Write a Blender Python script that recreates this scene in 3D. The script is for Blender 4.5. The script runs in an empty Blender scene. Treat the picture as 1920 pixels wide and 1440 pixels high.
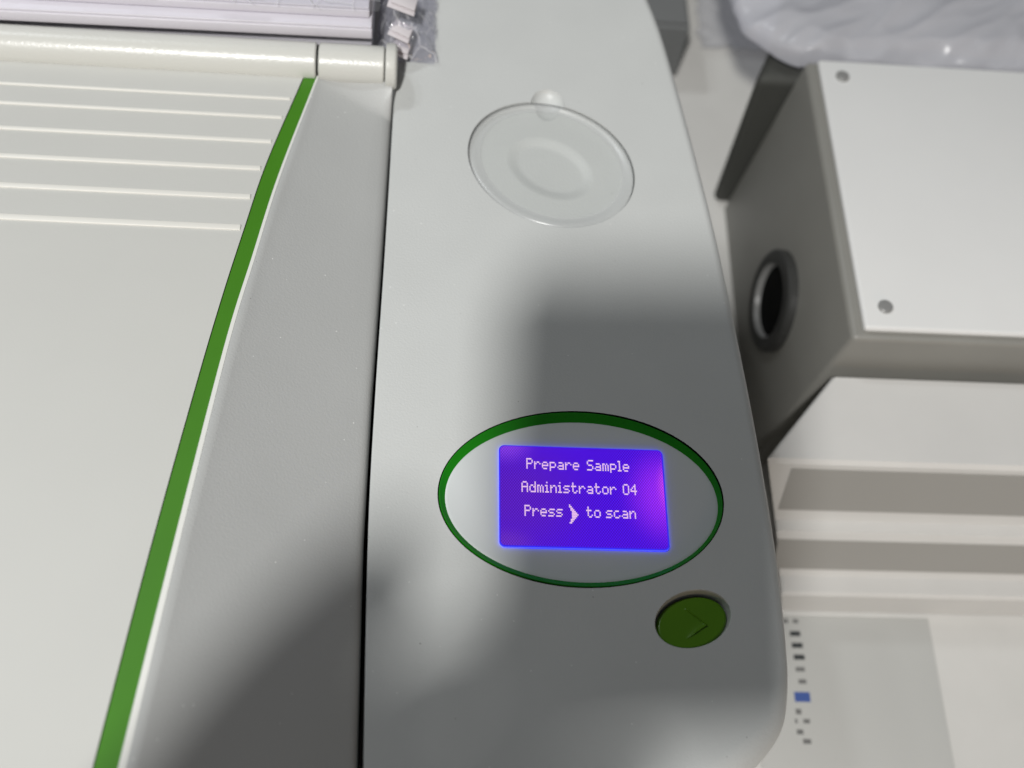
import bpy, bmesh, math, random
from mathutils import Vector, Matrix, noise
random.seed(7)
sc = bpy.context.scene
COL = sc.collection
MM = 0.001

# ------------------------------------------------------------------ camera
CAM_Z = 0.35
CR = Matrix(((0.995894, -0.036046, -0.083044),
             (-0.009354, 0.871435, -0.490422),
             (0.090045, 0.489185, 0.86752)))
cd = bpy.data.cameras.new('camera')
cam = bpy.data.objects.new('camera', cd); COL.objects.link(cam)
CAMM = Matrix.Translation((0, 0, CAM_Z)) @ CR.to_4x4()
cam.matrix_world = CAMM
cd.sensor_width = 36; cd.lens = 36 * 2328.3 / 1920
cd.clip_start = 0.005; cd.clip_end = 20
cd.dof.use_dof = True; cd.dof.focus_distance = 0.392; cd.dof.aperture_fstop = 8.0
sc.camera = cam

# ------------------------------------------------------------------ world and lamps
w = bpy.data.worlds.new("World"); sc.world = w; w.use_nodes = True
bg = w.node_tree.nodes['Background']
bg.inputs[0].default_value = (0.93, 0.97, 1.0, 1); bg.inputs[1].default_value = 0.074

def lamp(name, direction, dist, size, power, col):
    l = bpy.data.lights.new(name, 'AREA'); l.shape = 'DISK'; l.size = size; l.energy = power; l.color = col
    o = bpy.data.objects.new(name, l); COL.objects.link(o)
    d = Vector(direction).normalized()
    o.location = Vector((0.04, 0.18, 0)) + d * dist
    o.rotation_euler = d.to_track_quat('Z', 'Y').to_euler()
    return o
key = lamp('ceiling_spot', (-0.317, -0.722, 1.5), 1.75, 0.095, 29, (1.0, 0.99, 0.965))
key.data.shape = 'ELLIPSE'; key.data.size_y = 0.135
key.location = (-0.317, -0.722, 1.5)
key.rotation_euler = (Vector((-0.317, -0.722, 1.5)) - Vector((0.0, 0.15, 0))).to_track_quat('Z', 'Y').to_euler()
lamp('ceiling_lamp', (-0.46, 0.52, 1.0), 2.3, 0.11, 5.6, (0.92, 0.97, 1.0))
lamp('ceiling_lamp', (-0.62, 0.44, 1.0), 2.4, 0.11, 2.9, (0.92, 0.97, 1.0))
lamp('warm_lamp', (0.42, -1.0, 0.20), 1.6, 0.25, 1.9, (1.0, 0.70, 0.46))

sc.view_settings.view_transform = 'Standard'; sc.view_settings.look = 'None'
sc.view_settings.exposure = 0.0; sc.view_settings.gamma = 1.0
try: sc.view_settings.use_curve_mapping = False
except Exception: pass

# ------------------------------------------------------------------ materials
def mat(name, col, rough=0.5, spec=0.5, bump=0.0, bscale=2500, var=0.0, specks=False, coat=0.0, sss=0.0):
    m = bpy.data.materials.new(name); m.use_nodes = True
    nt = m.node_tree; N = nt.nodes; L = nt.links
    b = N['Principled BSDF']
    b.inputs['Base Color'].default_value = (*col, 1); b.inputs['Roughness'].default_value = rough
    b.inputs['Specular IOR Level'].default_value = spec
    b.inputs['Coat Weight'].default_value = coat; b.inputs['Coat Roughness'].default_value = 0.15
    tc = N.new('ShaderNodeTexCoord'); last = None
    if var or specks:
        base = N.new('ShaderNodeRGB'); base.outputs[0].default_value = (*col, 1); last = base.outputs[0]
    if var:
        n = N.new('ShaderNodeTexNoise'); n.inputs['Scale'].default_value = 35; n.inputs['Detail'].default_value = 5
        L.new(tc.outputs['Object'], n.inputs['Vector'])
        mr = N.new('ShaderNodeMapRange'); mr.inputs[1].default_value = 0.3; mr.inputs[2].default_value = 0.7
        mr.inputs[3].default_value = 1 - var; mr.inputs[4].default_value = 1 + var
        L.new(n.outputs[0], mr.inputs[0])
        mx = N.new('ShaderNodeMix'); mx.data_type = 'RGBA'; mx.blend_type = 'MULTIPLY'; mx.inputs[0].default_value = 1
        L.new(last, mx.inputs[6]); L.new(mr.outputs[0], mx.inputs[7]); last = mx.outputs[2]
    if specks:
        for sc_, thr, keep, c in ((140, 0.034, 0.80, (0.22, 0.22, 0.21)), (420, 0.10, 0.95, (0.85, 0.86, 0.84)), (300, 0.06, 0.965, (0.34, 0.34, 0.33))):
            v = N.new('ShaderNodeTexVoronoi'); v.inputs['Scale'].default_value = sc_; v.inputs['Randomness'].default_value = 1
            L.new(tc.outputs['Object'], v.inputs['Vector'])
            a = N.new('ShaderNodeMath'); a.operation = 'LESS_THAN'; a.inputs[1].default_value = thr
            L.new(v.outputs['Distance'], a.inputs[0])
            s = N.new('ShaderNodeSeparateColor'); L.new(v.outputs['Color'], s.inputs[0])
            g = N.new('ShaderNodeMath'); g.operation = 'GREATER_THAN'; g.inputs[1].default_value = keep
            L.new(s.outputs[0], g.inputs[0])
            k = N.new('ShaderNodeMath'); k.operation = 'MULTIPLY'; L.new(a.outputs[0], k.inputs[0]); L.new(g.outputs[0], k.inputs[1])
            k2 = N.new('ShaderNodeMath'); k2.operation = 'MULTIPLY'; k2.inputs[1].default_value = 0.75; L.new(k.outputs[0], k2.inputs[0])
            mx = N.new('ShaderNodeMix'); mx.data_type = 'RGBA'; L.new(k2.outputs[0], mx.inputs[0])
            L.new(last, mx.inputs[6]); mx.inputs[7].default_value = (*c, 1); last = mx.outputs[2]
    if last is not None: L.new(last, b.inputs['Base Color'])
    if bump:
        n = N.new('ShaderNodeTexNoise'); n.inputs['Scale'].default_value = bscale; n.inputs['Detail'].default_value = 3
        L.new(tc.outputs['Object'], n.inputs['Vector'])
        bp = N.new('ShaderNodeBump'); bp.inputs['Strength'].default_value = 1; bp.inputs['Distance'].default_value = bump * MM
        L.new(n.outputs[0], bp.inputs['Height']); L.new(bp.outputs[0], b.inputs['Normal'])
    return m

def film(name, tint, gloss=0.08, milky=0.1, rough=0.12, bump=0.0):
    m = bpy.data.materials.new(name); m.use_nodes = True
    nt = m.node_tree; N = nt.nodes; L = nt.links; N.clear()
    out = N.new('ShaderNodeOutputMaterial')
    tr = N.new('ShaderNodeBsdfTransparent'); tr.inputs[0].default_value = (*tint, 1)
    gl = N.new('ShaderNodeBsdfGlossy'); gl.inputs['Roughness'].default_value = rough
    df = N.new('ShaderNodeBsdfDiffuse'); df.inputs[0].default_value = (0.84, 0.84, 0.87, 1)
    fr = N.new('ShaderNodeLayerWeight'); fr.inputs[0].default_value = 0.5
    pw = N.new('ShaderNodeMath'); pw.operation = 'POWER'; pw.inputs[1].default_value = 4.0; L.new(fr.outputs['Facing'], pw.inputs[0])
    ad = N.new('ShaderNodeMath'); ad.operation = 'MULTIPLY_ADD'; ad.inputs[1].default_value = 0.7; ad.inputs[2].default_value = gloss
    L.new(pw.outputs[0], ad.inputs[0])
    m1 = N.new('ShaderNodeMixShader'); m1.inputs[0].default_value = milky
    L.new(tr.outputs[0], m1.inputs[1]); L.new(df.outputs[0], m1.inputs[2])
    m2 = N.new('ShaderNodeMixShader'); L.new(ad.outputs[0], m2.inputs[0]); L.new(m1.outputs[0], m2.inputs[1]); L.new(gl.outputs[0], m2.inputs[2])
    if bump:
        tc0 = N.new('ShaderNodeTexCoord'); wn = N.new('ShaderNodeTexNoise'); wn.inputs['Scale'].default_value = 60
        L.new(tc0.outputs['Object'], wn.inputs['Vector'])
        wm = N.new('ShaderNodeVectorMath'); wm.operation = 'MULTIPLY_ADD'; wm.inputs[1].default_value = (0.008, 0.008, 0.008)
        L.new(wn.outputs[1], wm.inputs[0]); L.new(tc0.outputs['Object'], wm.inputs[2])
        vo = N.new('ShaderNodeTexVoronoi'); vo.feature = 'DISTANCE_TO_EDGE'; vo.inputs['Scale'].default_value = 105
        L.new(wm.outputs[0], vo.inputs['Vector'])
        cm = N.new('ShaderNodeMapRange'); cm.inputs[1].default_value = 0.0; cm.inputs[2].default_value = 0.045; cm.inputs[3].default_value = 0.42; cm.inputs[4].default_value = milky
        L.new(vo.outputs['Distance'], cm.inputs[0]); L.new(cm.outputs[0], m1.inputs[0])
        tc = N.new('ShaderNodeTexCoord'); n = N.new('ShaderNodeTexNoise'); n.inputs['Scale'].default_value = 120
        n.inputs['Detail'].default_value = 4; L.new(tc.outputs['Object'], n.inputs['Vector'])
        bp = N.new('ShaderNodeBump'); bp.inputs['Strength'].default_value = 1; bp.inputs['Distance'].default_value = bump * MM
        L.new(n.outputs[0], bp.inputs['Height'])
        for s in (gl, df): L.new(bp.outputs[0], s.inputs['Normal'])
    L.new(m2.outputs[0], out.inputs[0])
    return m

def emis(name, col, strength):
    m = bpy.data.materials.new(name); m.use_nodes = True
    N = m.node_tree.nodes; N.clear(); o = N.new('ShaderNodeOutputMaterial'); e = N.new('ShaderNodeEmission')
    e.inputs[0].default_value = (*col, 1); e.inputs[1].default_value = strength
    m.node_tree.links.new(e.outputs[0], o.inputs[0]); return m

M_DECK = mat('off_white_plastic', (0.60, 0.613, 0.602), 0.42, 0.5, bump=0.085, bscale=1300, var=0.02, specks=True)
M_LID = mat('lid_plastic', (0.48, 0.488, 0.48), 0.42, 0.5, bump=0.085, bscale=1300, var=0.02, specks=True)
M_HINGE = mat('glossy_hinge_plastic', (0.66, 0.66, 0.62), 0.31, 0.5, bump=0.10, bscale=900)
M_PANEL = mat('ribbed_panel_plastic', (0.61, 0.61, 0.58), 0.45, bump=0.02, bscale=1500, specks=False, var=0.01)
M_RIB = mat('cream_rib_plastic', (0.80, 0.79, 0.74), 0.4)
M_GREEN = mat('green_stripe_paint', (0.055, 0.215, 0.008), 0.42, 0.35, var=0.05)
M_RING = mat('green_bezel_plastic', (0.008, 0.20, 0.003), 0.5, 0.2, var=0.05)
M_BUTTON = mat('green_button_plastic', (0.095, 0.24, 0.004), 0.33, 0.4, bump=0.01, bscale=1200)
M_DARK = mat('dark_gap', (0.012, 0.014, 0.012), 0.6, 0.3)
M_WINDOW = mat('display_window_plastic', (0.66, 0.685, 0.69), 0.32, 0.5, var=0.01)
M_CLEAR = film('clear_plastic_cover', (0.975, 0.98, 0.975), 0.03, 0.02, 0.12)
M_RIM = film('clear_plastic_rim', (0.98, 0.985, 0.98), 0.06, 0.14, 0.26)
M_FILM = film('plastic_film', (0.86, 0.86, 0.90), 0.05, 0.10, 0.09, bump=0.12)
M_BAGFILM = film('milky_bag_film', (0.86, 0.86, 0.92), 0.03, 0.42, 0.25, bump=0.2)
M_BAGWHITE = mat('milky_plastic', (0.50, 0.50, 0.56), 0.45, bump=0.25, bscale=120, var=0.08)
M_PAPER = mat('white_paper', (0.70, 0.68, 0.74), 0.42, 0.5, bump=0.02, bscale=300, var=0.02)
M_TAB = mat('folded_paper', (0.70, 0.66, 0.68), 0.6)
M_BENCH = mat('bench_laminate', (0.62, 0.61, 0.585), 0.5, var=0.03)
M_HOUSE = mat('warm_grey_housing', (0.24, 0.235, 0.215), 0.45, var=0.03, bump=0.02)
M_PORT = mat('dark_grey_port', (0.045, 0.045, 0.043), 0.4)
M_BLACK = mat('black_bore', (0.004, 0.004, 0.004), 0.7, 0.1)
M_METAL = mat('satin_metal_lip', (0.25, 0.25, 0.245), 0.35)
M_DPANEL = mat('dark_olive_panel', (0.05, 0.051, 0.045), 0.7, var=0.05)
M_UNIT = mat('pale_grey_casing', (0.63, 0.62, 0.60), 0.45, var=0.02)
M_SHEET = mat('printed_card', (0.50, 0.50, 0.48), 0.55)
M_INK = mat('dark_print', (0.035, 0.04, 0.042), 0.6)
M_INK2 = mat('grey_print', (0.17, 0.17, 0.165), 0.6)
M_BLUE = mat('blue_print', (0.06, 0.11, 0.34), 0.5)
M_GREYBOX = mat('dark_grey_box', (0.17, 0.175, 0.175), 0.5, var=0.02)
M_SKIN = mat('skin', (0.50, 0.27, 0.18), 0.5)
M_SLEEVE = mat('sleeve_cloth', (0.06, 0.07, 0.09), 0.9)
M_PHONE = mat('phone_glass', (0.02, 0.02, 0.022), 0.12)

# LCD backlight: blue-violet, uneven, crossed by the pixel grid; magenta lamp glare painted in at right
def screen_mat():
    m = bpy.data.materials.new('lcd_backlight_and_glare'); m.use_nodes = True
    nt = m.node_tree; N = nt.nodes; L = nt.links; N.clear()
    out = N.new('ShaderNodeOutputMaterial'); em = N.new('ShaderNodeEmission')
    tc = N.new('ShaderNodeTexCoord'); sx = N.new('ShaderNodeSeparateXYZ'); L.new(tc.outputs['Object'], sx.inputs[0])
    def blob(cx, cy, rx, ry, p):
        a = N.new('ShaderNodeMapping'); a.vector_type = 'TEXTURE'
        a.inputs['Location'].default_value = (cx * MM, cy * MM, 0); a.inputs['Scale'].default_value = (rx * MM, ry * MM, 1)
        L.new(tc.outputs['Object'], a.inputs['Vector'])
        s = N.new('ShaderNodeSeparateXYZ'); L.new(a.outputs[0], s.inputs[0])
        c = N.new('ShaderNodeCombineXYZ'); L.new(s.outputs[0], c.inputs[0]); L.new(s.outputs[1], c.inputs[1])
        ln = N.new('ShaderNodeVectorMath'); ln.operation = 'LENGTH'; L.new(c.outputs[0], ln.inputs[0])
        mr = N.new('ShaderNodeMapRange'); mr.inputs[1].default_value = 0; mr.inputs[2].default_value = 1
        mr.inputs[3].default_value = 1; mr.inputs[4].default_value = 0; mr.interpolation_type = 'SMOOTHERSTEP'
        L.new(ln.outputs['Value'], mr.inputs[0])
        pw = N.new('ShaderNodeMath'); pw.operation = 'MULTIPLY'; pw.inputs[1].default_value = p; L.new(mr.outputs[0], pw.inputs[0])
        return pw.outputs[0]
    base = N.new('ShaderNodeRGB'); base.outputs[0].default_value = (0.074, 0.008, 0.72, 1); last = base.outputs[0]
    for (f, c) in ((blob(33, 158, 34, 32, 0.85), (0.105, 0.016, 0.50, 1)), (blob(31, 177, 13, 10, 0.7), (0.27, 0.06, 0.80, 1)),
                   (blob(31, 143, 13, 7, 0.6), (0.16, 0.035, 0.50, 1)),
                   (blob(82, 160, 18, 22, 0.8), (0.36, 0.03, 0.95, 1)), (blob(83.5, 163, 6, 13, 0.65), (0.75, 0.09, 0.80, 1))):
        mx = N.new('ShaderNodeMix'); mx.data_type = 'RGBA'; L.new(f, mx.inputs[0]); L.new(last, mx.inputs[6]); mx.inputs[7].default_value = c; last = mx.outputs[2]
    # pixel lattice
    def wave(sock, pitch, ph=0):
        a = N.new('ShaderNodeMath'); a.operation = 'MULTIPLY_ADD'; a.inputs[1].default_value = 2 * math.pi / (pitch * MM); a.inputs[2].default_value = ph
        L.new(sock, a.inputs[0]); s = N.new('ShaderNodeMath'); s.operation = 'SINE'; L.new(a.outputs[0], s.inputs[0]); return s.outputs[0]
    wx = wave(sx.outputs[0], 0.815); wy = wave(sx.outputs[1], 1.07)
    mu = N.new('ShaderNodeMath'); mu.operation = 'MULTIPLY'; L.new(wx, mu.inputs[0]); L.new(wy, mu.inputs[1])
    g = N.new('ShaderNodeMath'); g.operation = 'MULTIPLY_ADD'; g.inputs[1].default_value = 0.42; g.inputs[2].default_value = 0.97; L.new(mu.outputs[0], g.inputs[0])
    L.new(last, em.inputs[0]); L.new(g.outputs[0], em.inputs[1]); L.new(em.outputs[0], out.inputs[0])
    return m
M_SCREEN = screen_mat()
M_GLOW = emis('backlight_edge', (0.03, 0.04, 1.0), 3.2)
M_EDGE = emis('backlight_rim', (0.05, 0.03, 1.0), 0.8)
M_TEXT = emis('lit_pixels', (0.95, 0.62, 0.95), 0.92)

# ------------------------------------------------------------------ helpers
def link_mesh(name, verts, faces, m, parent=None, smooth=30, mats=None, scale=MM):
    me = bpy.data.meshes.new(name)
    me.from_pydata([(v[0] * scale, v[1] * scale, v[2] * scale) for v in verts], [], faces)
    bm = bmesh.new(); bm.from_mesh(me); bmesh.ops.recalc_face_normals(bm, faces=bm.faces); bm.to_mesh(me); bm.free()
    return link(name, me, m, parent, smooth, mats)
def link(name, me, m, parent=None, smooth=30, mats=None):
    for x in (mats or [m]): me.materials.append(x)
    if smooth:
        me.shade_smooth(); me.set_sharp_from_angle(angle=math.radians(smooth))
    o = bpy.data.objects.new(name, me); COL.objects.link(o)
    if parent: o.parent = parent
    return o
def from_bm(name, bm, m, parent=None, smooth=30, mats=None):
    bmesh.ops.recalc_face_normals(bm, faces=bm.faces)
    me = bpy.data.meshes.new(name); bm.to_mesh(me); bm.free()
    return link(name, me, m, parent, smooth, mats)
def thing(name, label, cat, loc=(0, 0, 0), group=None):
    o = bpy.data.objects.new(name, None); COL.objects.link(o); o.empty_display_size = 0.01
    o['label'] = label; o['category'] = cat
    if group: o['group'] = group
    return o
def tag(o, label, cat, group=None, kind=None):
    if label: o['label'] = label
    if cat: o['category'] = cat
    if group: o['group'] = group
    if kind: o['kind'] = kind
    return o
def cr(pts, n=8, closed=False):
    """Catmull-Rom resample"""
    P = [Vector(p) for p in pts]; out = []; k = len(P)
    rng = range(k) if closed else range(k - 1)
    for i in rng:
        p1, p2 = P[i], P[(i + 1) % k]
        p0 = P[i - 1] if (closed or i > 0) else p1 * 2 - p2
        p3 = P[(i + 2) % k] if (closed or i + 2 < k) else p2 * 2 - p1
        for j in range(n):
            t = j / n
            out.append(0.5 * ((2 * p1) + (p2 - p0) * t + (2 * p0 - 5 * p1 + 4 * p2 - p3) * t * t + (3 * p1 - 3 * p2 + p3 - p0) * t ** 3))
    if not closed: out.append(P[-1])
    return out
def interp(pts, t):
    """x at y=t from (y,x) pairs sorted descending in y, straight continuation beyond"""
    pts = sorted(pts)
    if t <= pts[0][0]: a, b = pts[0], pts[1]
    elif t >= pts[-1][0]: a, b = pts[-2], pts[-1]
    else:
        for a, b in zip(pts, pts[1:]):
            if a[0] <= t <= b[0]: break
    return a[1] + (b[1] - a[1]) * (t - a[0]) / (b[0] - a[0])
def box_bm(bm, x0, x1, y0, y1, z0, z1, bev=0.0, seg=3):
    vs = [bm.verts.new((x * MM, y * MM, z * MM)) for x in (x0, x1) for y in (y0, y1) for z in (z0, z1)]
    fs = [bm.faces.new([vs[i] for i in f]) for f in ((0, 1, 3, 2), (4, 6, 7, 5), (0, 4, 5, 1), (2, 3, 7, 6), (0, 2, 6, 4), (1, 5, 7, 3))]
    if bev:
        es = list({e for f in fs for e in f.edges})
        bmesh.ops.bevel(bm, geom=es, offset=bev * MM, segments=seg, profile=0.5, affect='EDGES')
    return bm
def box(name, b, m, parent=None, bev=0.8):
    return from_bm(name, box_bm(bmesh.new(), *b, bev=bev), m, parent, 40)
def lathe(profile, n=96, cx=0, cy=0, a=1, b=1, rot=0):
    """profile (radius offset from ellipse a,b | or scale) -> verts, faces; entries (dr, z): radius grows by dr"""
    vs = []; fs = []; c, s = math.cos(rot), math.sin(rot)
    for (dr, z) in profile:
        for i in range(n):
            t = 2 * math.pi * i / n
            x, y = (a + dr) * math.cos(t), (b + dr) * math.sin(t)
            vs.append((cx + x * c - y * s, cy + x * s + y * c, z))
    for k in range(len(profile) - 1):
        for i in range(n):
            j = (i + 1) % n
            fs.append((k * n + i, k * n + j, (k + 1) * n + j, (k + 1) * n + i))
    return vs, fs
def closed_lathe(profile, n=96, **kw):
    vs, fs = lathe(profile, n, **kw)
    k = len(profile)
    fs.append(tuple(range(n))[::-1]); fs.append(tuple((k - 1) * n + i for i in range(n)))
    return vs, fs
def prism(name, poly, z0, z1, m, parent=None, bev=0.6, seg=3):
    bm = bmesh.new()
    lo = [bm.verts.new((x * MM, y * MM, z0 * MM)) for x, y in poly]; hi = [bm.verts.new((x * MM, y * MM, z1 * MM)) for x, y in poly]
    n = len(poly); bm.faces.new(lo[::-1]); top = bm.faces.new(hi)
    for i in range(n): bm.faces.new((lo[i], lo[(i + 1) % n], hi[(i + 1) % n], hi[i]))
    if bev: bmesh.ops.bevel(bm, geom=list(bm.edges), offset=bev * MM, segments=seg, profile=0.5, affect='EDGES')
    return from_bm(name, bm, m, parent, 40)

# ------------------------------------------------------------------ the instrument
SEAM = [(430, -8.6), (322, -9.1), (248, -9.7), (192, -10.5), (144, -10.5), (75, -8.5), (55, -7.7)]
inst = thing('laboratory_instrument', 'white benchtop analyser with oval green rimmed display and ribbed hinged lid, filling the picture', 'instrument')

# deck: outline with its own edge radius at each point (small at the seam, larger at the front)
left = [(x, y) for y, x in SEAM]                                   # going down
front = [(20, 53), (45, 54), (68, 58.5), (86, 66), (98, 74), (106.8, 81.8), (111.8, 89), (114.0, 98), (115.0, 111), (115.4, 129),
         (115.2, 148), (113.5, 185), (110.8, 222), (107.3, 262), (103.3, 296), (98.2, 334), (93.8, 362), (88, 385), (80, 405), (66, 422), (40, 430)]
lp = [v.to_2d() for v in cr([(x, y, 0) for x, y in left], 12)]
fp = [v.to_2d() for v in cr([(x, y, 0) for x, y in front], 10)]
outline = lp + fp
n = len(outline); nl = len(lp)
def nrm(i):
    a, b = outline[i - 1], outline[(i + 1) % n]; d = (b - a).normalized(); return Vector((d.y, -d.x))
rad = []
for i, p in enumerate(outline):
    if i < nl: r = 0.55
    else:
        r = 3.2 + 7.5 * max(0, min(1, (105 - p.y) / 45))
        r = 0.55 + (r - 0.55) * min(1, (i - nl + 1) / 14)
        if p.y > 400: r = 2
    rad.append(r)
verts = []; faces = []; rings = []
inner_n = [nrm(i) for i in range(n)]
inner_n[0] = Vector((-0.7, 0.7)); inner_n[nl - 1] = Vector((-0.7, -0.7))
K = 8
for k in range(K + 1):
    th = math.pi / 2 * k / K
    ring = []
    for i, p in enumerate(outline):
        r = rad[i]; q = p - inner_n[i] * r * (1 - math.sin(th))
        ring.append(len(verts)); verts.append((q.x, q.y, -r * (1 - math.cos(th))))
    rings.append(ring)
ring = []
for i, p in enumerate(outline): ring.append(len(verts)); verts.append((p.x, p.y, -150))
rings.append(ring)
for a, b in zip(rings, rings[1:]):
    for i in range(n): faces.append((a[i], a[(i + 1) % n], b[(i + 1) % n], b[i]))
faces.append(tuple(rings[0])); faces.append(tuple(rings[-1][::-1]))
deck = link_mesh('deck', verts, faces, None, inst, 0, mats=[M_DECK, M_DARK])

ROT = math.radians(145.7); BROT = math.radians(20.9)
def cutter(vs_fs, mi, extra=None):
    vs, fs = vs_fs
    o = link_mesh('cut', vs, fs, None, None, 0, mats=[M_DECK, M_DARK])
    for p in o.data.polygons: p.material_index = mi
    return o
DC = dict(cx=48.7, cy=290.4, rot=ROT)
cuts = [
    cutter(closed_lathe([(0, 6), (0, -4.0)], 128, cx=55.0, cy=158.7, a=44.9, b=30.0, rot=math.radians(0.7)), 1),
    cutter(closed_lathe([(1.0, 6), (1.0, 0.3), (0.5, -0.35), (0.32, -2.9), (-0.2, -6)], 96, cx=87.0, cy=119.9, a=11.5, b=7.9, rot=BROT), 0),
    cutter(closed_lathe([(0.35, 6), (0.30, -2.3), (-0.4, -2.9), (-13.8, -2.9), (-14.8, -3.05), (-16.0, -3.35), (-17.4, -3.8), (-18.4, -4.0), (-19.4, -4.05), (-24.5, -4.1)], 128, a=31.3, b=27.1, **DC), 0),
]
# thumb scoop (ellipsoid)
bm = bmesh.new(); bmesh.ops.create_uvsphere(bm, u_segments=48, v_segments=32, radius=1)
bmesh.ops.scale(bm, vec=(6.5 * MM, 7.9 * MM, 4.6 * MM), verts=bm.verts); bmesh.ops.translate(bm, vec=(48.1 * MM, 317.8 * MM, 0.6 * MM), verts=bm.verts)
cuts.append(from_bm('cut', bm, None, None, 0, mats=[M_DECK, M_DARK]))
for c in cuts:
    md = deck.modifiers.new('b', 'BOOLEAN'); md.operation = 'DIFFERENCE'; md.solver = 'EXACT'; md.object = c
    try: md.material_mode = 'INDEX'
    except Exception: pass
dg = bpy.context.evaluated_depsgraph_get(); dg.update()
me = bpy.data.meshes.new_from_object(deck.evaluated_get(dg))
deck.modifiers.clear(); deck.data = me
for c in cuts: bpy.data.objects.remove(c)
me.shade_smooth(); me.set_sharp_from_angle(angle=math.radians(24))
md = deck.modifiers.new('wn', 'WEIGHTED_NORMAL'); md.keep_sharp = True; md.weight = 100

# display: green sloping bezel and recessed window
OU = dict(cx=55.0, cy=158.7, a=44.55, b=29.65); IN = dict(cx=55.4, cy=158.25, a=42.8, b=27.05)
N_ = 160; vs = []; fs = []
steps = [(0, -3.4), (0, -0.35), (0.06, -0.10), (0.16, -0.08), (0.94, -1.78), (1, -1.84), (1.0, -2.6)]
for t, z in steps:
    for i in range(N_):
        an = 2 * math.pi * i / N_
        x = (OU['cx'] + OU['a'] * math.cos(an)) * (1 - t) + (IN['cx'] + IN['a'] * math.cos(an)) * t
        y = (OU['cy'] + OU['b'] * math.sin(an)) * (1 - t) + (IN['cy'] + IN['b'] * math.sin(an)) * t
        vs.append((x, y, z))
for k in range(len(steps) - 1):
    for i in range(N_):
        j = (i + 1) % N_; fs.append((k * N_ + i, k * N_ + j, (k + 1) * N_ + j, (k + 1) * N_ + i))
link_mesh('green_bezel', vs, fs, M_RING, inst, 35)
vs, fs = closed_lathe([(0.1, -3.2), (0.1, -1.78), (-0.3, -1.66), (-0.9, -1.64)], 160, **IN)
window = link_mesh('display_window', vs, fs, M_WINDOW, inst, 35)

SX0, SX1, SY0, SY1, SZ = 29.25, 81.65, 141.8, 176.1, -1.0
def rrect(x0, x1, y0, y1, r, k=8):
    out = []
    for cx, cy, a0 in ((x1 - r, y1 - r, 0), (x0 + r, y1 - r, 90), (x0 + r, y0 + r, 180), (x1 - r, y0 + r, 270)):
        for i in range(k + 1):
            a = math.radians(a0 + 90 * i / k); out.append((cx + r * math.cos(a), cy + r * math.sin(a)))
    return out
def slab(name, poly, z0, z1, m, parent, mats=None, side=0, topm=0):
    k = len(poly); vs = [(x, y, z0) for x, y in poly] + [(x, y, z1) for x, y in poly]
    fs = [tuple(range(k))[::-1], tuple(range(k, 2 * k))] + [(i, (i + 1) % k, k + (i + 1) % k, k + i) for i in range(k)]
    o = link_mesh(name, vs, fs, m, parent, 0, mats)
    if mats:
        for i, p in enumerate(o.data.polygons): p.material_index = side if abs(p.normal.z) < 0.5 else topm
    return o
slab('backlight_frame', rrect(SX0, SX1, SY0, SY1, 1.7), -1.66, SZ - 0.05, None, window, [M_EDGE, M_GLOW], side=1, topm=0)
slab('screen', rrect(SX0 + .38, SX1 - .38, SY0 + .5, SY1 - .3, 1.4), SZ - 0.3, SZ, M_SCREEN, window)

# dot matrix lettering on a 128 x 64 grid
F = {'P': "11110 10001 10001 11110 10000 10000 10000", 'r': "00000 00000 10110 11001 10000 10000 10000",
     'e': "00000 00000 01110 10001 11111 10000 01110", 'p': "00000 00000 11110 10001 11110 10000 10000",
     'a': "00000 00000 01110 00001 01111 10001 01111", 'S': "01111 10000 10000 01110 00001 00001 11110",
     'm': "00000 00000 11010 10101 10101 10101 10101", 'l': "110 010 010 010 010 010 111",
     'A': "01110 10001 10001 11111 10001 10001 10001", 'd': "00001 00001 01101 10011 10001 10001 01111",
     'i': "010 000 110 010 010 010 111", 'n': "00000 00000 10110 11001 10001 10001 10001",
     's': "00000 00000 01111 10000 01110 00001 11110", 't': "01000 01000 11110 01000 01000 01001 00110",
     'o': "00000 00000 01110 10001 10001 10001 01110", '0': "01110 10001 10001 10001 10001 10001 01110",
     '4': "00010 00110 01010 10010 11111 00010 00010", 'c': "00000 00000 01110 10000 10000 10001 01110"}
F['p'] = "00000 00000 11110 10001 10001 11110 10000 10000"
PX, PY = (SX1 - SX0) / 128, (SY1 - SY0) / 64
def pixels(name, cells):
    vs, fs = [], []
    for c, r in cells:
        x0, x1 = SX0 + c * PX + 0.015, SX0 + (c + 1) * PX + 0.0; y1, y0 = SY1 - r * PY - 0.03, SY1 - (r + 1) * PY + 0.04
        b = len(vs); vs += [(x0, y0, SZ + .02), (x1, y0, SZ + .02), (x1, y1, SZ + .02), (x0, y1, SZ + .02)]; fs.append((b, b + 1, b + 2, b + 3))
    o = link_mesh(name, vs, fs, M_TEXT, window, 0); return o
def line(text, c, r):
    cells = []
    for ch in text:
        if ch == ' ': c += 5 if text.startswith('Prep') else 4; continue
        rows = F[ch].split()
        for j, row in enumerate(rows):
            for i, b in enumerate(row):
                if b == '1': cells.append((c + i, r + j))
        c += len(rows[0]) + 1
    return pixels('lettering', cells)
line('Prepare Sample', 21, 8); line('Administrator 04', 17, 23); line('Press', 19, 38); line('to', 66, 38); line('scan', 81, 38)
ch = []
for j, (c0, k) in enumerate(((0, 1), (0, 2), (1, 2), (1, 3), (2, 3), (2, 4), (2, 5), (2, 4), (2, 3), (1, 3), (1, 2), (0, 2))):
    for i in range(k): ch.append((53 + c0 + i, 37 + j))
pixels('arrow_symbol', ch)

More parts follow.
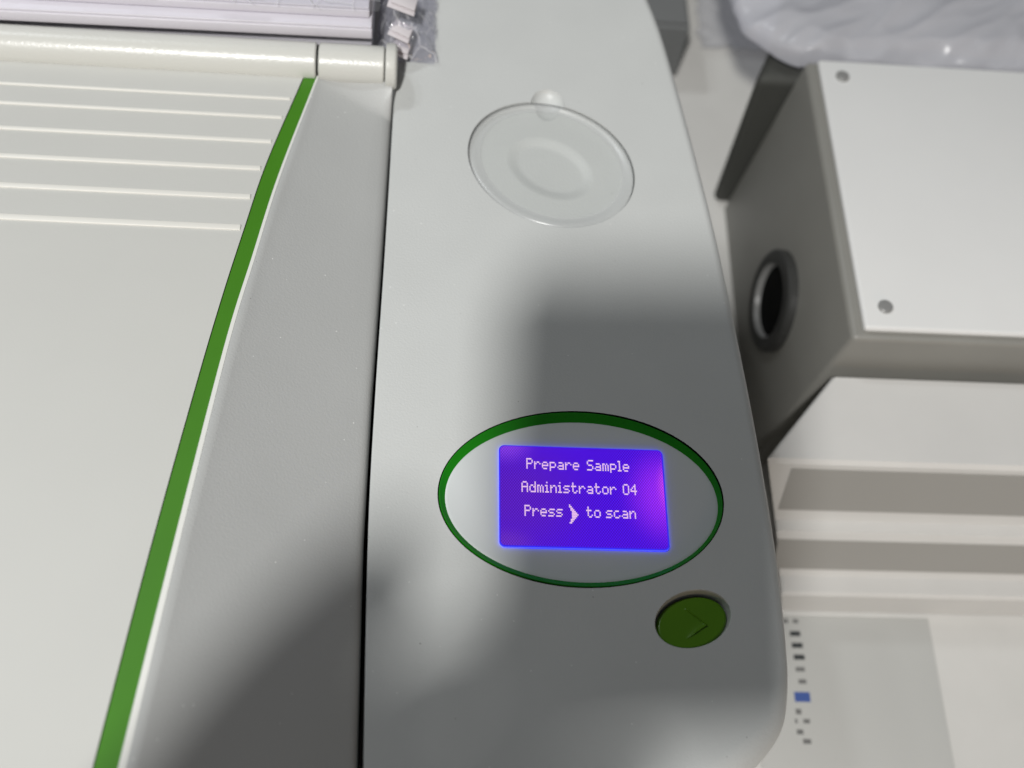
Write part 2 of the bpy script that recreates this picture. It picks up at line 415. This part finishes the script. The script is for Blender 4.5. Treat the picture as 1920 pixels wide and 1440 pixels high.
# start button: oval dish with an engraved chevron, sunk in its own well
vs, fs = [], []
A_, B_ = 11.35, 7.75; NX, NY = 150, 108; idx = {}
c, s = math.cos(BROT), math.sin(BROT)
tip = Vector((91.6, 118.7)); e1 = Vector((85.2, 124.0)); e2 = Vector((84.7, 114.0))
def bheight(x, y, u):
    z = -2.55 - 0.9 * max(0, (u - 0.90) / 0.10) ** 2 + 0.25 * (1 - u * u) * 0.0
    p = Vector((x, y)); dmin = 9
    ins = True
    for e, sgn in ((e1, 1), (e2, -1)):
        d = (tip - e).normalized(); nn = Vector((-d.y, d.x)) * sgn          # outward
        sd = (p - e).dot(nn); al = (p - e).dot(d)
        if sd > 0: ins = False
        dmin = min(dmin, -sd)
        k = max(0, min(1, al / 1.5))
    if ins and dmin > 0:                        # raised step under the arrow, fading inwards
        back = p.x - (e1.x - 0.4); fade = max(0, min(1, back / 6.0))
        dl = -(p - e2).dot(Vector((-(tip - e2).normalized().y, (tip - e2).normalized().x)) * -1)
        z += 0.62 * min(1, fade * 1.8) * min(1, dl / 0.12) * math.exp(-max(0, dl - 0.2) / 0.75)
    d = (tip - e1).normalized(); sd = (p - e1).dot(Vector((-d.y, d.x))); al = (p - e1).dot(d)
    if 0 < al < (tip - e1).length and abs(sd) < 0.34:   # fine raised ridge of the upper stroke
        z += 0.42 * (1 - abs(sd) / 0.34) * min(1, al / 0.8)
    return z
RN, AN = 100, 260
vs.append((87.1, 119.6, bheight(87.1, 119.6, 0)))
for i in range(1, RN + 1):
    u = i / RN
    for j in range(AN):
        t = 2 * math.pi * j / AN; X, Y = A_ * u * math.cos(t), B_ * u * math.sin(t)
        x, y = 87.1 + X * c - Y * s, 119.6 + X * s + Y * c
        vs.append((x, y, bheight(x, y, u)))
for j in range(AN): fs.append((0, 1 + j, 1 + (j + 1) % AN))
for i in range(RN - 1):
    for j in range(AN):
        a = 1 + i * AN + j; b = 1 + i * AN + (j + 1) % AN; fs.append((a, a + AN, b + AN, b))
link_mesh('start_button', vs, fs, M_BUTTON, inst, 50)

# clear round cover lying in its well (can be lifted out by the thumb scoop)
cover = thing('round_cover', 'clear round plastic cover lying in the shallow well with the thumb scoop', 'cover')
vs, fs = lathe([(-0.3, -2.1), (0, -1.9), (0, -0.55), (-0.3, -0.15), (-0.8, 0.08), (-1.4, 0.12), (-2.0, 0.02), (-2.7, -0.28), (-3.5, -0.5), (-4.3, -0.55)], 128, a=31.3, b=27.1, **DC)
link_mesh('rim', vs, fs, M_RIM, cover, 50)
vs, fs = lathe([(0.02, -0.9), (0.05, -0.75), (0.30, -0.75), (0.30, -0.9)], 128, a=31.3, b=27.1, **DC)
link_mesh('gap_shade_ring', vs, fs, M_DARK, cover, 50)  # dark ring set in the gap to stand for its shade
vs, fs = lathe([(-4.3, -0.55), (-20, -0.56)], 128, a=31.3, b=27.1, **DC)
fs.append(tuple(range(128, 256)))
link_mesh('clear_disc', vs, fs, M_CLEAR, cover, 35)

# lid: ribbed top panel, green stripe, long sloping flank
Y0 = 315.0
def zl(y): return 8.0 + 0.09 * (Y0 - y)
EDGE = [(315.4, -36.3), (284.2, -40.9), (263.9, -44.4), (240.1, -47.7), (209.3, -51.4), (180.2, -54.3), (120, -59.5), (40, -65.5)]
GI = [(315.2, -37.7), (268.6, -46.6), (232, -51.8), (195.8, -56.6), (120, -63.5), (40, -70)]
GO = [(314.9, -42.3), (274.5, -50.8), (244, -55.3), (215.2, -59.2), (180, -63.2), (120, -69.2), (40, -76)]
EDGE, GI, GO = [[(v.x, v.y) for v in cr([(a, b, 0) for a, b in q], 8)] for q in (EDGE, GI, GO)]
YS = [40 + i * 3.0 for i in range(87)] + [300 + i * 0.75 for i in range(28)]
def gap(y): return 0.55 + 1.25 * max(0, (322 - y) / 250)
vs, fs = [], []
for y in YS:
    yy = min(y, 321.5); xe, xi = interp(EDGE, yy), interp(GI, yy); z = zl(y)
    xs = interp(SEAM, y) - gap(y); zs = 0.6
    prof = [(xi - 0.05, z - 0.6), (xi + 0.05, z + 0.05), (xi + (xe - xi) * 0.25, z + 0.32), (xi + (xe - xi) * 0.6, z + 0.38), (xe, z + 0.12), (xe + 0.5, z - 0.2)]
    x1, z1 = xe + 0.5, z - 0.2; x2, z2 = xs - 3.4, zs + 1.0
    for t in (0.1, 0.25, 0.4, 0.55, 0.7, 0.85, 1.0):
        prof.append((x1 + (x2 - x1) * t, z1 + (z2 - z1) * t - 0.5 * math.sin(math.pi * t)))
    prof += [(xs - 2.2, zs + 0.42), (xs - 1.2, zs - 0.25), (xs - 0.5, zs - 1.1), (xs - 0.12, zs - 2.2), (xs, zs - 3.6), (xs, -14)]
    m_ = len(prof)
    q = []
    for a, b in prof:                                    # the flank sweeps up into the hinge knuckle
        tx = max(0, min(1, (a - xe) / (xs - xe)))
        yl = 316.5 - 10.5 * tx
        t = max(0, min(1, (y - yl) / 10.0)) if a > xe + 0.2 else 0
        if b > -5: b = b + max(0, 7.0 - b) * t
        q.append((a, y, b))
    vs += q
for i in range(len(YS) - 1):
    for j in range(m_ - 1):
        a = i * m_ + j; fs.append((a, a + 1, a + m_ + 1, a + m_))
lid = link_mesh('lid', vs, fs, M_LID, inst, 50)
def band(name, f0, f1, dz, m, parent, ys, thick=1.2):
    vs, fs = [], []
    for y in ys:
        x0, x1 = f0(y), f1(y); z = zl(y) + dz
        vs += [(x0, y, z - thick), (x0, y, z), (x1, y, z), (x1, y, z - thick)]
    for i in range(len(ys) - 1):
        for j in range(4): a = i * 4; fs.append((a + j, a + (j + 1) % 4, a + 4 + (j + 1) % 4, a + 4 + j))
    fs += [(0, 1, 2, 3), tuple(len(vs) - 4 + q for q in (3, 2, 1, 0))]
    return link_mesh(name, vs, fs, m, parent, 30)
ys = [y for y in YS if y < 319.6]
band('green_stripe', lambda y: interp(GO, y) + 0.05, lambda y: interp(GI, y) - 0.0, -0.12, M_GREEN, lid, ys)
band('lid_edge_highlight', lambda y: interp(GI, y) + 0.1, lambda y: interp(GI, y) + 0.75 + 1.0 * max(0, (315 - y) / 200), 0.55, mat('edge_highlight_plastic', (0.80, 0.80, 0.76), 0.3), lid, ys, 0.7)  # whiter raised strip paints the lit highlight along the lid edge
band('ribbed_panel', lambda y: -255, lambda y: interp(GO, y) - 0.22, 0.10, M_PANEL, lid, ys, 2.0)
for ry in (306.0, 296.5, 284.5, 271.6, 258.4, 244.7):
    z = zl(ry) + 0.12; xe = interp(GO, ry) - 1.3
    bw = 0.55 + (306 - ry) * 0.010
    bm = bmesh.new(); box_bm(bm, -252, xe, ry - bw, ry + bw, z - 0.8, z + 0.55, bev=0.28, seg=3)
    from_bm('rib', bm, M_RIB, lid, 40)
# hinge barrel
HY, HZ, HR = 324.6, 8.6, 7.1
def cyl_x(name, x0, x1, r, m, parent, prof=None, n=72):
    prof = prof or [(0, x0), (r - .5, x0), (r, x0 + .5), (r, x1 - .5), (r - .5, x1), (0, x1)]
    vs, fs = [], []
    for rr, x in prof:
        for i in range(n):
            t = 2 * math.pi * i / n; vs.append((x, HY + rr * math.cos(t), HZ + rr * math.sin(t)))
    for k in range(len(prof) - 1):
        for i in range(n): j = (i + 1) % n; fs.append((k * n + i, k * n + j, (k + 1) * n + j, (k + 1) * n + i))
    return link_mesh(name, vs, fs, m, parent, 35)
cyl_x('hinge_barrel', -255, -37.4, HR, M_HINGE, inst)
cyl_x('hinge_knuckle', -36.5, -12.9, HR, M_HINGE, inst)
cyl_x('hinge_cap', -12.4, -8.2, 8.3, M_HINGE, inst, [(0.01, -12.4), (7.9, -12.4), (8.3, -11.9), (8.3, -9.5), (8.15, -9.0), (7.7, -8.5), (7.0, -8.3), (0.01, -8.2)])
cyl_x('hinge_pin', -38, -12.0, 6.2, M_DARK, inst)
# body under the lid and behind the hinge
bm = bmesh.new(); box_bm(bm, -258, -14, 36, 425, -150, -13, bev=1)
from_bm('base', bm, M_DARK, inst, 40)
box('rear_cover', (-256, -9.9, 334.4, 426, -13, -0.6), M_LID, inst, 0.5)

# ------------------------------------------------------------------ bagged papers behind the hinge
def sheet_block(name, x0, x1, y0, y1, z0, z1, label=None):
    bm = bmesh.new(); k = max(2, int((z1 - z0) / 0.8))
    for i in range(k):
        a = z0 + (z1 - z0) * i / k; b = z0 + (z1 - z0) * (i + 1) / k - 0.03; dx = random.uniform(-.12, .12); dy = random.uniform(-.12, .12)
        box_bm(bm, x0 + dx, x1 + dx, y0 + dy, y1 + dy, a, b, bev=0.12, seg=2)
    return from_bm(name, bm, M_PAPER, None, 40)
lab = thing('cardboard_carton', '', 'carton'); bpy.data.objects.remove(lab)
o = box('paper_pack', (-200, -18, 335.4, 400, -0.55, 14.2), M_PAPER, None, 0.6); tag(o, 'lowest white pack in shadow under the other packs behind the hinge', 'paper pack')
def pack(x0, x1, y0, y1, z0, z1, rz, label):
    t = thing('paper_pack', label, 'paper pack')
    bm = bmesh.new(); box_bm(bm, x0, x1, y0, y1, z0, z1 - 1.0, bev=0.5)
    from_bm('sleeve', bm, M_PAPER, t, 40)
    bm = bmesh.new(); box_bm(bm, x0 + .4, x1 - .2, y0 + .5, y1, z1 - 0.97, z1, bev=0.3)
    from_bm('flap', bm, M_PAPER, t, 40)
    t.rotation_euler.z = math.radians(rz)
    return t
pack(-205, -14.2, 331.6, 396, 14.6, 20.2, 0.6, 'white pack in film lying just behind the hinge barrel, its long front edge showing')
pack(-202, -16.4, 335.8, 394, 20.6, 25.2, 0.4, 'topmost white pack with the glare on it, set back from the long edge below')
for i, (x0, x1, y0, z0, a, lb) in enumerate(((-13.0, -2.5, 345.5, 17.5, 10, 'uppermost folded white paper tab inside the clear bag'),
                                     (-12.5, -4.2, 337.5, 11.5, 16, 'middle folded white paper tab inside the clear bag'),
                                     (-11.5, -4.6, 333.2, 6.5, 12, 'lowest folded white paper tab inside the clear bag'))):
    bm = bmesh.new(); box_bm(bm, 0, x1 - x0, 0, 6.5, 0, 0.35, bev=0.12, seg=2); box_bm(bm, 0.6, x1 - x0 - 0.4, 1.4, 7.5, 1.3, 1.6, bev=0.1, seg=2)
    bmesh.ops.rotate(bm, matrix=Matrix.Rotation(math.radians(-a), 3, 'Z') @ Matrix.Rotation(math.radians(14), 3, 'Y'), verts=bm.verts)
    o = from_bm('paper_tab', bm, M_TAB, None, 30); o.location = (x0 * MM, y0 * MM, z0 * MM)
    tag(o, lb, 'paper tab', 'folded paper tabs in the bag')

def crumple(name, x0, x1, y0, y1, zf, m, nx=70, ny=70, amp=2.0, freq=0.12, seed=0, edge=1.5):
    vs, fs = [], []
    for j in range(ny + 1):
        for i in range(nx + 1):
            u, v = i / nx, j / ny
            x, y = x0 + (x1 - x0) * u, y0 + (y1 - y0) * v
            p = Vector((x * freq, y * freq, seed))
            d = noise.noise(p) ; r = 1 - abs(noise.noise(p * 1.7 + Vector((3, 1, 0)))) * 2; r2 = 1 - abs(noise.noise(p * 3.4 + Vector((9, 4, 0)))) * 2
            ex = edge * (noise.noise(Vector((y * .13, seed, 2))) * (u - .5) * 2 + 0.5 * noise.noise(Vector((y * .4, seed, 5))) * (u - .5) * 2)
            ey = edge * (noise.noise(Vector((x * .13, seed, 7))) * (v - .5) * 2)
            vs.append((x + ex, y + ey, zf(u, v) + amp * (0.6 * d + 0.5 * r + 0.25 * r2)))
    for j in range(ny):
        for i in range(nx):
            a = j * (nx + 1) + i; fs.append((a, a + 1, a + nx + 2, a + nx + 1))
    return link_mesh(name, vs, fs, m, None, 22)
def bagtop(u, v):
    e = min(u * 3, (1 - u) * 1.6, v * 5, 1)
    return 1.5 + 17 * min(1, max(0, e)) ** 0.7 * (1 - 0.35 * u)
bag = thing('plastic_bag', 'clear crumpled plastic bag end sticking out beside the white packs over the hinge cap', 'plastic bag')
a = crumple('upper_film', -16, 5.6, 334.2, 400, bagtop, M_FILM, 90, 200, 2.6, 0.11, 1.0, 1.6); a.parent = bag
b = crumple('lower_film', -16, 5.3, 334.6, 400, lambda u, v: 0.9 + 0.0 * u, M_FILM, 50, 90, 0.35, 0.2, 4.0, 1.2); b.parent = bag
a = crumple('plastic_film', -205, -15, 333.0, 392, lambda u, v: 26.8, film('wrap_film', (0.97, 0.97, 0.985), 0.05, 0.06, 0.10, bump=0.1), 220, 80, 0.75, 0.07, 8.0, 1.0)
tag(a, 'clear wrinkled film wrapped over the topmost white pack', 'plastic film')
a = crumple('plastic_scrap', -75, -58, 336.5, 392, lambda u, v: 29 + 3.5 * math.sin(math.pi * u), M_BAGWHITE, 40, 60, 1.2, 0.18, 12.0, 2.0)
tag(a, 'small crumpled milky plastic scrap on top of the white packs at the left', 'plastic scrap')

# ------------------------------------------------------------------ bench and neighbours
BZ = -160
bm = bmesh.new(); box_bm(bm, -1500, 1800, -900, 1800, BZ - 40, BZ, bev=2)
tag(from_bm('bench_top', bm, M_BENCH, None, 40), 'pale cream laboratory bench under the instruments', None, kind='structure')

# grey housing with round port
hs = thing('grey_housing', 'warm grey instrument housing with a round dark port, standing right of the white analyser', 'instrument')
def wallx(z): return 165 + 0.12 * (z + 110)
TOPZ = -50
bm = bmesh.new()
lo = [(wallx(BZ), 250), (420, 250), (420, 399), (wallx(BZ) + 2, 399)]; hi = [(wallx(TOPZ), 252), (418, 252), (418, 398), (wallx(TOPZ), 398)]
vl = [bm.verts.new((x * MM, y * MM, BZ * MM)) for x, y in lo]; vh = [bm.verts.new((x * MM, y * MM, TOPZ * MM)) for x, y in hi]
bm.faces.new(vl[::-1]); bm.faces.new(vh)
for i in range(4): bm.faces.new((vl[i], vl[(i + 1) % 4], vh[(i + 1) % 4], vh[i]))
bmesh.ops.bevel(bm, geom=list(bm.edges), offset=2.5 * MM, segments=4, profile=0.5, affect='EDGES')
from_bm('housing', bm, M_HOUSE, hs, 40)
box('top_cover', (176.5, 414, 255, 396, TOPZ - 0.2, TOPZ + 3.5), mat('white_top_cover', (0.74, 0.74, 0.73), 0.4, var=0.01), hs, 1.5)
for sx, sy in ((186, 265), (186, 386), (330, 265), (330, 386)):
    v_, f_ = closed_lathe([(0, TOPZ + 3.0), (0, TOPZ + 4.3), (-.5, TOPZ + 4.7), (-1.6, TOPZ + 4.8)], 24, cx=sx, cy=sy, a=3, b=3)
    link_mesh('screw', v_, f_, M_METAL, hs, 30)
PC = Vector((164.8, 308.5, -110.5)); tilt = math.atan(0.12)
def port(name, prof, m, n=64):
    vs, fs = [], []
    for r, d in prof:                         # d = out of the wall
        for i in range(n):
            t = 2 * math.pi * i / n
            v = Vector((-d, r * math.cos(t), r * math.sin(t))); v = Matrix.Rotation(tilt, 3, 'Y') @ v
            vs.append(tuple(PC + v))
    for k in range(len(prof) - 1):
        for i in range(n): j = (i + 1) % n; fs.append((k * n + i, k * n + j, (k + 1) * n + j, (k + 1) * n + i))
    return link_mesh(name, vs, fs, m, hs, 40)
port('port_ring', [(23.5, -1), (23.5, 2.6), (22.5, 3.6), (17.8, 3.9), (17.0, 3.6)], M_PORT)
port('port_lip', [(17.1, 3.7), (16.7, 3.3), (16.2, 0.8)], M_METAL)
port('port_bore', [(16.3, 0.7), (0.01, 0.6)], M_BLACK)
# dark rear panel running back from the housing
prism('rear_panel', [(154, 401), (177, 452), (194, 500), (212, 560), (420, 560), (420, 401)], BZ, -66, M_DPANEL, hs, 5.0, 5)

# dark grey box on the bench beyond the deck
pb = thing('power_box', 'dark grey box on the bench beyond the far right edge of the analyser', 'box')
box('casing', (40, 142.9, 489, 620, BZ, -123), M_GREYBOX, pb, 1.2)
box('cover_plate', (42, 141.0, 491, 618, -122.9, -121), M_GREYBOX, pb, 0.5)

# flat film sheet on the bench
a = crumple('plastic_sheet', 157, 203, 508, 580, lambda u, v: BZ + 5.5, film('milky_film', (0.8, 0.8, 0.82), 0.06, 0.35, 0.2), 50, 60, 1.5, 0.06, 21.0, 3.0)
tag(a, 'flat cloudy plastic sheet on the bench between the dark box and the lilac bag', 'plastic sheet')

# lilac-white bag on the housing
bg2 = thing('storage_bag', 'crumpled lilac white plastic bag lying on top of the grey housing, upper right', 'plastic bag')
def outline_bag():
    vs, fs = [], []; nx, ny = 110, 60
    def lf(v):   # left edge follows a diagonal
        return [(172, 403), (160, 410), (150, 421), (145, 436), (142, 452), (140, 480)]
    L_ = [p.to_2d() for p in cr([(x, y, 0) for x, y in lf(0)], 12)]
    for j in range(ny + 1):
        t = j / ny; p = L_[int(t * (len(L_) - 1))]; q = Vector((350 - 20 * t, 400 + 85 * t))
        for i in range(nx + 1):
            u = i / nx; x, y = p.x + (q.x - p.x) * u, p.y + (q.y - p.y) * u
            e = min(1, u * 9, (1 - u) * 9, t * 5 + .12)
            pp = Vector(((x * .8 + y * .6) * .018, (x * -.6 + y * .8) * .05, 3)); pq = Vector((x * .02, y * .02, 9))
            z = -57 + 8 * math.sqrt(max(0, e)) + 5 * noise.noise(pq) + 3.0 * (1 - 2 * abs(noise.noise(pp))) + 0.9 * (1 - 2 * abs(noise.noise(pp * 2.3)))
            w_ = 1.4 * noise.noise(Vector((x * .11, y * .11, 4)))
            vs.append((x + w_, y + w_, z))
    for j in range(ny):
        for i in range(nx): a = j * (nx + 1) + i; fs.append((a, a + 1, a + nx + 2, a + nx + 1))
    n0 = len(vs)                                # underside
    vs.extend([(v[0], v[1], -59.5 + 0.02 * (v[2] + 58)) for v in vs[:n0]]); fs.extend([tuple(n0 + k for k in f[::-1]) for f in fs[:]])
    ed = [i for i in range(nx + 1)] + [j * (nx + 1) + nx for j in range(1, ny + 1)] + [ny * (nx + 1) + i for i in range(nx - 1, -1, -1)] + [j * (nx + 1) for j in range(ny - 1, 0, -1)]
    for a, b in zip(ed, ed[1:] + ed[:1]): fs.append((a, b, n0 + b, n0 + a))
    return link_mesh('bag_film', vs, fs, M_BAGFILM, bg2, 60)
outline_bag()

# stepped pale unit
un = thing('stepped_unit', 'pale grey stepped instrument casing in front of the grey housing at right', 'instrument')
PR = [(246, -70), (209, -70), (207.5, -72), (203.5, -108), (201.5, -112), (197.0, -112.5), (195.5, -115), (189.5, -138), (188, -140), (181, -140.5), (179.8, -142), (179, -159.5), (246, -159.5)]
xl = lambda y, z: 139 + (14.0 * (-70 - z) / 42 if z > -112 else 14 + 8 * (-112 - z) / 28) + max(0, (y - 211) * 0.88)
vs, fs = [], []
xsr = lambda y, z, k: xl(y, z) if k == 0 else xl(y, z) + 1.2 if k == 1 else 400
k_ = len(PR)
for k in range(3):
    for y, z in PR: vs.append((xsr(y, z, k), y, z - (0.9 if k == 0 else 0)))
for k in range(2):
    for i in range(k_): j = (i + 1) % k_; fs.append((k * k_ + i, k * k_ + j, (k + 1) * k_ + j, (k + 1) * k_ + i))
fs.append(tuple(range(k_))); fs.append(tuple(range(2 * k_, 3 * k_)))
link_mesh('casing', vs, fs, M_UNIT, un, 25)
M_RECESS = mat('recess_grey', (0.33, 0.32, 0.30), 0.4)
def riser(y0, z0, y1, z1, x0, x1):
    d = Vector((y1 - y0, z1 - z0)).normalized(); nx, nz = d.y * 0.5, -d.x * 0.5
    vs = []
    for x in (x0, x1):
        xx = x + (3.0 if x == x0 else 0)
        vs += [(x, y0, z0), (xx, y1, z1), (xx, y1 + nx, z1 + nz), (x, y0 + nx, z0 + nz)]
    return link_mesh('recess_panel', vs, [(0, 1, 2, 3), (4, 7, 6, 5)] + [(q, (q + 1) % 4, 4 + (q + 1) % 4, 4 + q) for q in range(4)], M_RECESS, un, 0)
riser(207.3, -75, 203.8, -106, 149.5, 392)
riser(195.2, -117, 190.0, -136.5, 154.5, 392)

# printed card with rows of dark bars
pc = thing('printed_card', 'printed card with dark bars and one blue bar, right of the deck corner', 'card')
box('card', (150, 232, 104, 176.5, BZ + 0.02, BZ + 0.9), M_SHEET, pc, 0.2)
def bars(y, h, cells, m):
    for x0, x1 in cells: box('printed_bar', (x0, x1, y - h / 2, y + h / 2, BZ + 0.9, BZ + 0.96), m, pc, 0)
bars(174.2, 1.8, [(166, 168.5), (170.5, 173)], M_INK2)
bars(168.6, 2.2, [(168.6, 173.2)], M_INK)
bars(163.4, 2.2, [(168.8, 173.6)], M_INK)
bars(158.2, 2.2, [(169, 173.8)], M_INK)
bars(152.9, 1.9, [(169.2, 173.2)], M_INK2)
bars(147.6, 1.9, [(169.8, 173.2)], M_INK2)
bars(141.0, 4.2, [(167.2, 174), ], M_BLUE)
bars(134.8, 2.2, [(167, 169.4)], M_INK2)
bars(130.8, 1.8, [(166.2, 167.2), (169.8, 172.5)], M_INK2)
bars(126.3, 2.0, [(166.4, 169.2)], M_INK2)
bars(122.4, 2.0, [(168.6, 172)], M_INK2)

# ------------------------------------------------------------------ the photographer's phone and hand: they throw the soft dark rectangle and blobs on the deck
ph = thing('phone', 'dark slab phone held above the analyser taking the picture', 'phone')
ph.matrix_world = CAMM
bm = bmesh.new()
poly = rrect(-50, 25, -94, 17, 10, 10)
lo = [bm.verts.new((x * MM, y * MM, 3 * MM)) for x, y in poly]; hi = [bm.verts.new((x * MM, y * MM, 10.5 * MM)) for x, y in poly]
bm.faces.new(lo[::-1]); bm.faces.new(hi)
for i in range(len(poly)): j = (i + 1) % len(poly); bm.faces.new((lo[i], lo[j], hi[j], hi[i]))
from_bm('phone_body', bm, M_PHONE, ph, 40)
vs, fs = closed_lathe([(0, 3.1), (0, 1.2), (-.8, 0.8)], 40, cx=0, cy=0, a=7, b=7)
link_mesh('lens_ring', vs, fs, M_PHONE, ph, 35)

hand = thing('person', 'hand of the photographer with dark sleeve holding the phone', 'person')
hand.matrix_world = CAMM
def skin(name, chains, m, parent, sub=2):
    bm = bmesh.new(); sl = bm.verts.layers.skin.verify(); root = None
    for chain in chains:
        prev = None
        for p in chain:
            if isinstance(p, int): prev = root_list[p]; continue
            v = bm.verts.new((p[0] * MM, p[1] * MM, p[2] * MM)); v[sl].radius = (p[3] * MM, (p[4] if len(p) > 4 else p[3]) * MM)
            if root is None: root = v; v[sl].use_root = True; root_list.append(v)
            elif chain is chains[0]: root_list.append(v)
            if prev: bm.edges.new((prev, v))
            prev = v
    me = bpy.data.meshes.new(name); bm.to_mesh(me); bm.free()
    o = bpy.data.objects.new(name, me); COL.objects.link(o)
    o.modifiers.new('s', 'SKIN').use_smooth_shade = True
    sd = o.modifiers.new('d', 'SUBSURF'); sd.levels = sub; sd.render_levels = sub
    bpy.context.view_layer.update()
    ev = o.evaluated_get(bpy.context.evaluated_depsgraph_get()); nm = bpy.data.meshes.new_from_object(ev)
    bpy.data.objects.remove(o); nm.materials.clear()
    return link(name, nm, m, parent, 0)
root_list = []
chains = [[(-150, -330, 44, 44), (-130, -236, 38, 42), (-116, -168, 32, 44, 28), (-98, -132, 26, 42, 22), (-82, -112, 20, 36, 16)],
          [3, (-106, -98, 18, 18), (-86, -68, 18, 15), (-67, -48, 16, 12.5)],
          [4, (-78, -90, 6, 10), (-60, -78, -4, 9), (-38, -72, -8, 8), (-18, -70, -6, 7)],
          [4, (-76, -102, 4, 10), (-52, -94, -7, 9), (-28, -88, -8, 8), (-6, -87, -5, 7)],
          [4, (-74, -118, 4, 10), (-50, -109, -6, 9), (-28, -104, -6, 8), (-8, -103, -3, 7)],
          [4, (-80, -134, 6, 10), (-60, -127, -3, 9), (-42, -122, -4, 8), (-26, -121, -2, 7)]]
body = skin('hand', chains, M_SKIN, hand)
root_list = []
skin('sleeve', [[(-260, -640, 60, 110), (-215, -440, 50, 100), (-178, -262, 40, 88), (-152, -190, 38, 74)]], M_SLEEVE, hand)
